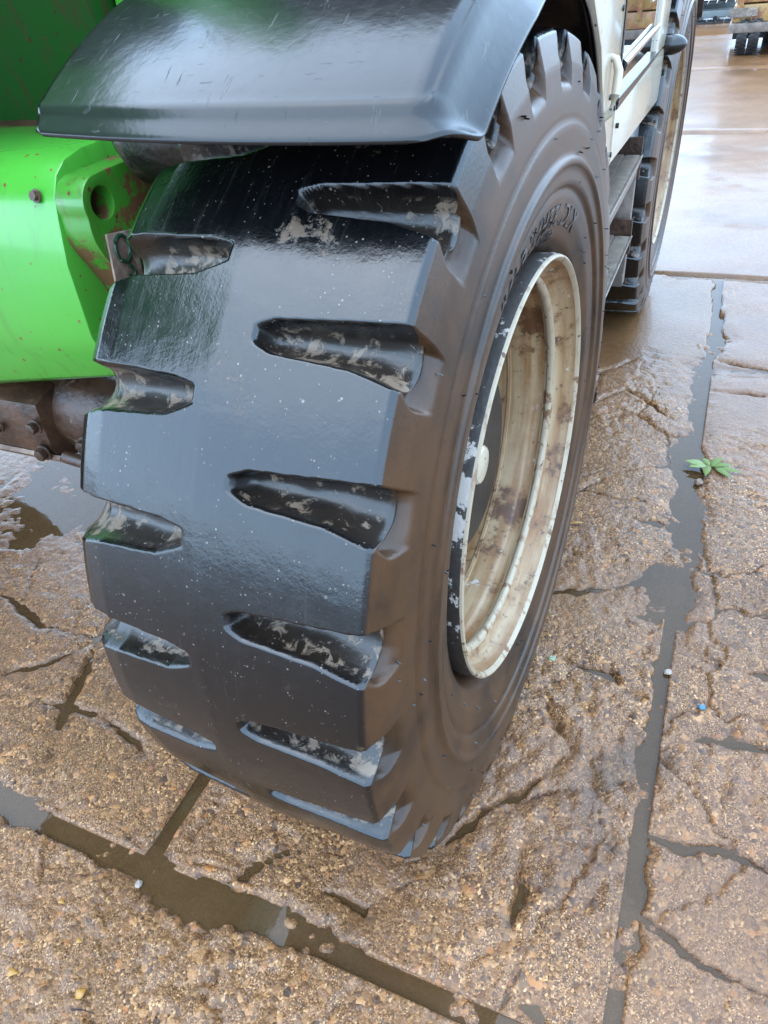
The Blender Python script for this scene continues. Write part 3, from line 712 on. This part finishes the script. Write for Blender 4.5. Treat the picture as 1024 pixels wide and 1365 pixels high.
# upper bodywork above the nose: boom box out of view, added to shade the wall
shading_boom = MB().box((-1.21, -.36, 1.56), (1.00, .92, .34)).build('shading_boom', M['green'], tele, bevel=.02)
post = MB().box((-.415, .16, 1.50), (.10, .12, .9)).build('chassis_post', M['green'], tele, bevel=.006)

# ---- axle
mb = MB(); mb.tube([(-.16, 0, .585), (-.30, 0, .585), (-.36, 0, .590), (-.60, 0, .590), (-.66, 0, .595), (-1.92, 0, .60)], [.10, .105, .085, .085, .095, .10], 28)
axle = mb.build('axle', M['grime'], tele, smooth=True); axle['label'] = 'rusty greasy front axle'
kn = MB(); kn.prism([(-.125, .560), (-.110, .525), (.10, .47), (.13, .52), (.12, .66), (-.06, .675), (-.120, .660)], -.725, -1.25); knu = kn.build('axle_housing', M['grime'], axle, bevel=.012)
kk = MB(); kk.prism([(-.10, .53), (-.08, .48), (.08, .48), (.10, .60), (.05, .68), (-.07, .67)], -.30, -.58).build('steering_knuckle', M['blackrub'], axle, bevel=.012)
for (x, y, z, ax, r) in ((-.73, -.132, .62, (0, -1, .1), .016), (-.745, -.128, .555, (0, -1, 0), .018), (-.66, -.095, .565, (0, -1, .1), .020), (-.66, -.10, .515, (0, -1, 0), .024), (-.56, -.10, .63, (0, -1, .2), .014), (-.62, -.085, .485, (0, -1, 0), .016), (-.84, -.130, .60, (0, -1, 0), .012), (-.50, -.102, .55, (0, -1, 0), .014)):
    MB().hexbolt((x, y, z), ax, r * .72, .018).build('bolt', M['grime'], axle, bevel=.0015)
MB().tube([(-.70, -.12, .545), (-.60, -.135, .55), (-.50, -.13, .545), (-.36, -.10, .55)], [.013, .013, .016, .02], 14).build('tie_rod', M['grime'], axle, smooth=True)
MB().box((-.42, .13, .72), (.30, .02, .14)).build('bracket', M['rustgreen'], axle, bevel=.004)
MB().prism([(-.128, .540), (-.108, .517), (-.100, .520), (-.120, .545)], -.715, -1.2).build('scraped_edge', M['tag'], axle)
# black damper under the fender and its grey bracket
mb = MB(); mb.tube([(-.38, -.02, 1.105), (-.345, -.03, 1.11), (-.20, -.04, 1.12), (-.17, -.04, 1.12)], [.05, .075, .075, .06], 28); mb.build('damper', M['blackrub'], tele, smooth=True)
MB().prism([(-.175, 1.14), (-.095, 1.165), (-.05, 1.19), (-.175, 1.19)], -.10, -.094, 'y').build('fender_bracket', M['greysteel'], tele)

# ---- cab
cab = empty('cab', (0, 0, 0), tele); cab['label'] = 'cream painted cab side with dark window'
XC = .190
front = [(.640, .888), (.655, .886), (.700, .888), (.700, 2.05), (.300, 2.05), (.300, 1.30), (.365, 1.195), (.470, 1.12), (.560, 1.00), (.622, .905)]
MB().prism(front, XC - .045, XC).build('cab_pillar', M['cream'], cab, bevel=.008)
MB().prism([(.703, .888), (1.590, .852), (1.612, .870), (1.628, .985), (.703, .990)], XC - .045, XC - .003).build('door_panel', M['cream'], cab, bevel=.006)
MB().prism([(1.400, .993), (1.628, .988), (1.66, 1.10), (1.70, 2.05), (1.46, 2.05), (1.425, 1.10)], XC - .045, XC - .004).build('rear_pillar', M['cream'], cab, bevel=.006)
MB().prism([(.703, 1.95), (1.455, 1.95), (1.455, 2.05), (.703, 2.05)], XC - .045, XC - .004).build('roof_rail', M['cream'], cab, bevel=.004)
MB().box((-.28, 1.0, 2.09), (1.0, 1.45, .07)).build('roof', M['cream'], cab, bevel=.02)
win = MB().prism([(.722, 1.008), (1.398, 1.000), (1.445, 1.945), (.722, 1.945)], XC - .018, XC - .012).build('window', M['glass'], cab)
MB().prism([(.704, .991), (1.40, .995), (1.402, 1.003), (.722, 1.009)], XC - .022, XC + .002).build('window_seal', M['black'], win)
MB().prism([(.704, 1.004), (.7215, 1.012), (.7215, 1.949), (.704, 1.949)], XC - .022, XC + .001).build('window_seal', M['black'], win)
MB().tube([(XC - .006, .745, 1.055), (XC - .004, 1.36, 1.062)], .007, 10).build('window_rail', M['chrome'], win)
MB().tube([(XC - .004, .742, 1.060), (XC - .004, .752, 1.058)], .012, 10).build('rail_end', M['black'], win)
MB().box((XC - .010, 1.285, 1.16), (.002, .12, .07)).build('sticker', M['white'], win)
MB().box((XC - .010, 1.368, 1.165), (.002, .044, .065)).build('sticker', M['red'], win)
MB().tube([(XC - .004, .560, 1.000), (XC + .008, .562, 1.010), (XC + .015, .566, 1.04), (XC + .015, .575, 1.075), (XC + .008, .582, 1.092), (XC - .004, .584, 1.096)], [.006, .007, .008, .008, .007, .006], 12).build('grab_handle', M['cream'], cab, smooth=True)
for y, z in ((.60, 1.03), (.672, 1.0), (.68, .915), (.66, 1.16), (.745, .955)):
    MB().tube([(XC - .003, y, z), (XC + .003, y, z)], .005, 8).build('rivet', M['black'], cab)
# black oval door catch
n1, n2 = 20, 12
u_ = np.linspace(0, np.pi, n2); v_ = np.linspace(0, 2 * np.pi, n1, endpoint=False)
P = np.stack([np.outer(np.ones(n1), np.cos(u_)) * .050, np.outer(np.cos(v_), np.sin(u_)) * .030, np.outer(np.sin(v_), np.sin(u_)) * .027], -1) + np.array([XC + .006, 1.64, .990])
o = obj('door_catch', grid_mesh('door_catch', P, wrap_u=True, flip=False), M['black'], cab); o['label'] = 'black oval catch at the rear of the door'
MB().prism([(.705, .93), (1.60, .90), (1.60, 2.0), (.42, 2.0), (.42, 1.25)], XC - .72, XC - .05).build('cab_interior', M['black'], cab)
# dark gap strip in front of the cab, body between the wheels
MB().prism([(.62, .30), (1.48, .30), (1.50, .80), (.66, .86)], -1.0, .060).build('frame_rail', M['blackrub'], tele, bevel=.01)
MB().prism([(1.36, .50), (1.53, .50), (1.56, .84), (1.36, .845)], .061, .150).build('fuel_tank', mat_plain('blue_grey_tank', (.10, .13, .16), .3), tele, bevel=.012)
MB().box((.09, 1.48, .69), (.14, .12, .05)).build('tank_bracket', M['black'], tele, bevel=.006)

# ---- steps
def step(y0, y1, z, x0, x1, drop, lab):
    root = empty('step', (x0, y0, z), tele); root['label'] = lab
    P_ = lambda mb, nm, mt, bv=0: (lambda o: (setattr(o, 'location', (-x0, -y0, -z)), o)[1])(mb.build(nm, mt, root, bevel=bv))
    P_(MB().box(((x0 + x1) / 2, (y0 + y1) / 2, z - .003), (x1 - x0, y1 - y0, .006)), 'tread_plate', M['alu'])
    P_(MB().prism([(x1 + .0005, z + .004), (x1 + .006, z + .004), (x1 - .012, z - drop), (x1 - .018, z - drop)], y0 + .001, y1 - .001, 'y'), 'outer_flange', M['alu'], .0015)
    mb = MB(); ny = int((y1 - y0) / .0135)
    for i in range(ny):
        for j in range(3):
            cx, cy = x0 + (j + .5) * (x1 - x0) / 3, y0 + (i + .5 + .5 * (j % 2)) * (y1 - y0) / (ny + 1); w = (x1 - x0) / 6.6
            mb.add([(cx - w, cy - .0045, z), (cx + w, cy - .0045, z), (cx + w, cy + .0045, z), (cx - w, cy + .0045, z), (cx - w * .92, cy, z + .007), (cx + w * .92, cy, z + .007)], [(0, 1, 5, 4), (2, 3, 4, 5), (1, 2, 5), (3, 0, 4)])
    t = P_(mb, 'teeth', M['alu']); t['kind'] = 'stuff'
    P_(MB().box(((x0 + x1) / 2, y0 + .006, z - drop / 2 - .007), (x1 - x0 - .04, .006, drop)), 'end_plate', M['grime'])
    P_(MB().box(((x0 + x1) / 2, y1 + .012, z - drop / 2 + .02), (x1 - x0, .010, drop + .05)), 'end_plate', M['grime'])
step(.70, 1.33, .765, .061, .187, .060, 'upper serrated steel step')
step(.80, 1.28, .560, .061, .190, .050, 'lower serrated steel step')
MB().prism([(1.30, .40), (1.345, .40), (1.345, .76), (1.325, .76)], .10, .180).build('step_hanger', M['greysteel'], tele, bevel=.003)
MB().prism([(.66, .42), (.69, .42), (.69, .80), (.655, .80)], .10, .186).build('step_hanger', M['grime'], tele, bevel=.003)

# ---- rear fender and body
def arc_plate(name, x0, x1, r, a0, a1, mat, cyy, n=40):
    a = np.radians(np.linspace(a0, a1, n)); xs = np.linspace(x0, x1, 6)
    P = np.stack([np.broadcast_to(xs, (n, 6)), cyy - np.outer(np.cos(a), np.ones(6)) * r, .6 + np.outer(np.sin(a), np.ones(6)) * r], -1)
    o = obj(name, grid_mesh(name, P), mat, tele); m_ = o.modifiers.new('thickness', 'SOLIDIFY'); m_.thickness = .02; return o
o = arc_plate('rear_fender', -.22, .215, .70, 60, 150, M['black'], WB); o['label'] = 'black rear fender'
MB().box((-.75, 2.1, 1.35), (.9, 1.6, .7)).build('engine_cover', M['green'], tele, bevel=.03)
MB().tube([(-1.9, WB, .60), (-.10, WB, .60)], .10, 24).build('rear_axle', M['blackrub'], tele)
MB().box((-.62, 1.35, .62), (.75, 1.9, .30)).build('chassis_beam', M['blackrub'], tele, bevel=.01)

# ------------------------------------------------------------------ machines across the yard
def far_wheel(parent, loc, r, w):
    root = empty('wheel', loc, parent)
    lathe('tyre', [(-w / 2, r * .55), (-w / 2, r * .90), (-w / 2 + .012, r * .97), (0, r * .985), (w / 2 - .012, r * .97), (w / 2, r * .90), (w / 2, r * .55)], 48, M['farrub'], root, flip=True)
    mb = MB()
    for i in range(26):
        for sgn in (-1, 1):
            t = 2 * math.pi * (i + (.5 if sgn > 0 else 0)) / 26; R_ = Matrix.Rotation(-t, 3, 'X') @ Matrix.Rotation(sgn * .5, 3, 'Z')
            mb.box(Vector((sgn * w * .25, -math.cos(t) * r * .985, math.sin(t) * r * .985)), (w * .5, .014, r * .10), Matrix.Rotation(-t, 3, 'X') @ Matrix.Rotation(sgn * .35, 3, 'Y'))
    o = mb.build('lugs', M['farrub'], root); o['kind'] = 'stuff'
    lathe('rim', [(w / 2 - .01, r * .56), (w / 2 - .03, r * .5), (w / 2 - .05, .01)], 32, M['greysteel'], root, flip=True)
    return root
tr = empty('dump_trailer', (1.2, 9.2, 0)); tag(tr, 'worn yellow and grey dump trailer on twin wheels across the yard', 'trailer')
TX = -1.2
MB().box((TX + 1.35, .55, .26), (2.35, 1.3, .085)).build('chassis_rail', M['greysteel'], tr, bevel=.008)
MB().box((TX + 1.36, .58, .385), (2.33, 1.2, .155)).build('side_board', M['yellow'], tr, bevel=.008)
for i in range(6): MB().box((TX + .26 + i * .44, -.035, .52 + .30), (.05, .04, .86)).build('stake', M['yellow'], tr, bevel=.004)
MB().box((TX + 1.36, .60, .90), (2.3, 1.15, .85)).build('tipper_body', M['yellow'], tr, bevel=.02)
MB().box((TX + 1.36, .95, .16), (2.3, .03, .22)).build('dark_backing_plate', M['black'], tr)  # added dark plate, hides the bright ground seen under the trailer
MB().box((TX + .30, -.06, .40), (.28, .012, .08)).build('marker_board', M['greysteel'], tr)
for x, y in ((.325, .10), (.445, .10), (.60, .62), (.72, .62), (1.9, .10), (2.02, .10)): far_wheel(tr, (TX + x, y, .19), .19, .108)

ex = empty('crawler_excavator', (-.6, 12.6, 0)); tag(ex, 'yellow crawler excavator with blue grey track frame parked behind the trailer', 'excavator')
for yy in (0, 1.0):
    MB().box((0, yy, .115), (2.3, .24, .085)).build('track_frame', M['bluegrey'], ex, bevel=.01)
    for i in range(9):
        MB().tube([(-.95 + i * .24, yy - .16, .062), (-.95 + i * .24, yy + .12, .062)], .030, 14).build('roller', M['black'], ex)
    mb = MB(); n = 44
    for i in range(n):
        s_ = i / n * (4.6 + math.pi * .24)
        if s_ < 2.3: p_, t = (-1.15 + s_, .012), 0
        elif s_ < 2.3 + math.pi * .12: q = (s_ - 2.3) / .12; p_, t = (1.15 + .12 * math.sin(q), .132 - .12 * math.cos(q)), q
        elif s_ < 4.6 + math.pi * .12: p_, t = (1.15 - (s_ - 2.3 - math.pi * .12), .252), 0
        else: q = (s_ - 4.6 - math.pi * .12) / .12; p_, t = (-1.15 - .12 * math.sin(q), .132 + .12 * math.cos(q)), q
        mb.box((p_[0], yy, p_[1]), (.105, .34, .020), Matrix.Rotation(-t, 3, 'Y'))
    o = mb.build('track_shoes', M['farrub'], ex)
MB().box((0, .5, .44), (1.5, 1.3, .20)).build('turntable_deck', M['yellow'], ex, bevel=.02)
MB().box((-.25, .62, .85), (.9, 1.0, .60)).build('engine_house', M['yellow'], ex, bevel=.04)
MB().box((.45, .25, 1.00), (.55, .60, .90)).build('operator_cab', M['yellow'], ex, bevel=.03)
MB().box((.45, -.052, 1.12), (.42, .006, .50)).build('cab_window', M['glass'], ex)
MB().tube([(.3, .8, .7), (1.0, .9, 1.7), (2.0, .9, 1.9), (2.9, .9, 1.2)], [.13, .15, .12, .08], 8).build('boom_arm', M['yellow'], ex)

# ------------------------------------------------------------------ small things on the ground
def ground_z(x, y): return .004
M['leaf'] = mat_plain('green_leaf', (.10, .17, .016), .6, var=.35, scale=60); M['paleleaf'] = mat_plain('pale_wet_leaf', (.15, .23, .05), .5, var=.3, scale=60)
M['yleaf'] = mat_plain('yellow_leaf', (.34, .19, .03), .45, var=.3, scale=80); M['stem'] = mat_plain('leaf_stem', (.16, .22, .05), .5)
def leaf_mesh(L, W, curl, fold=.15, n=9):
    V = []; F = []
    for i in range(n):
        t = i / (n - 1); w = W * math.sin(math.pi * t ** .85) * (1 - .25 * t) * .5 + .0003; z = curl * math.sin(t * math.pi) + .3 * curl * t
        V += [(t * L, -w, z + fold * w), (t * L, 0, z), (t * L, w, z + fold * w)]
    for i in range(n - 1):
        for k_ in range(2): a = i * 3 + k_; F.append((a, a + 3, a + 4, a + 1))
    me = mesh_from('leaf', V, F, True); return me
def leaf(name, L, W, curl, mat, parent, loc, rz, ry=0):
    o = obj(name, leaf_mesh(L, W, curl), mat, parent); o.location = loc; o.rotation_euler = (RNG.uniform(-.2, .2), ry, rz)
    md_ = o.modifiers.new('t', 'SOLIDIFY'); md_.thickness = .0006; return o
sp = empty('leaf_sprig', (.525, .978, .006)); sp.scale = (1.15, 1.1, .35); tag(sp, 'green leafy sprig lying in the puddled joint on the right', 'leaf sprig')
MB().tube([(-.03, .0, .004), (0, 0, .007), (.03, -.004, .006)], .0012, 6).build('stem', M['stem'], sp)
for (dx, dy, L, W, a, m_) in ((0, 0, .055, .020, 20, 'leaf'), (0, 0, .055, .022, 62, 'leaf'), (.012, 0, .060, .020, -12, 'leaf'), (.01, 0, .058, .020, -48, 'leaf'), (-.005, 0, .052, .021, -95, 'leaf'), (-.012, 0, .055, .028, 172, 'paleleaf'), (-.01, .0, .048, .026, 205, 'paleleaf'), (-.004, 0, .04, .016, 120, 'leaf')):
    leaf('leaf', L, W, .008, M[m_], sp, (dx, dy, .007), math.radians(a))
for (x, y, L, W, a, lab) in ((-.452, -.812, .022, .014, 20, 'small orange leaf scrap at the lower left edge'), (-.314, -.798, .020, .016, 70, 'yellow leaf scrap beside a dark twig near the bottom'), (-.375, -.730, .014, .010, 10, 'tiny orange leaf scrap on the gravelly front slab'),
                             (-.452, -.690, .016, .010, 0, 'pale yellow leaf scrap below the muddy joint'), (.185, .596, .045, .010, 20, 'curled yellow leaf beside the front tyre')):
    o = leaf('fallen_leaf', L, W, .005, M['yleaf'], None, (x, y, .010), math.radians(a)); tag(o, lab, 'leaf', 'yellow leaf scraps on the concrete')
tw = MB().tube([(-.312, -.812, .008), (-.295, -.806, .010), (-.272, -.802, .008)], [.0012, .0010, .0006], 6).build('twig', M['black']); tag(tw, 'short dark twig next to a yellow leaf near the bottom', 'twig')
def stone(name, loc, r, mat, lab, cat, grp=None):
    bm = bmesh.new(); bmesh.ops.create_icosphere(bm, subdivisions=2, radius=1)
    for v in bm.verts:
        k_ = 1 + .35 * (hash2(np.array([int(v.co.x * 7)]), np.array([int(v.co.y * 7 + v.co.z * 31)]), 3)[0] - .5); v.co = Vector((v.co.x * r * k_, v.co.y * r * .8 * k_, v.co.z * r * .6 * k_))
    me = bpy.data.meshes.new(name); bm.to_mesh(me); bm.free(); o = obj(name, me, mat, None, loc); o.rotation_euler = (0, 0, loc[0] * 40); return tag(o, lab, cat, grp)
M['wstone'] = mat_plain('white_stone', (.30, .285, .25), .4, var=.2, scale=80); M['blue'] = mat_plain('blue_scrap', (.04, .17, .29), .4, var=.3); M['bstone'] = mat_plain('brown_stone', (.16, .11, .07), .4, var=.4, scale=70)
M['gglass'] = mat_plain('pale_green_scrap', (.20, .29, .18), .25, var=.2)
stone('pebble', (.487, .176, -.002), .009, M['wstone'], 'white pebble in the water of the right hand joint', 'pebble')
stone('plastic_scrap', (.560, .102, .002), .008, M['blue'], 'small blue scrap on the slab right of the joint', 'litter')
stone('glass_scrap', (.245, .130, .004), .009, M['gglass'], 'pale green scrap beside the lower right of the tyre', 'litter')
stone('pebble', (.498, .900, .0), .014, M['bstone'], 'brown pebble in the puddle just below the leaf sprig', 'pebble')
stone('pebble', (-.342, -.610, -.006), .008, M['wstone'], 'white pebble in the muddy corner where joints meet', 'pebble')
stone('pebble', (.452, -.330, -.004), .007, M['wstone'], 'tiny white pebble low in the right hand joint', 'pebble')
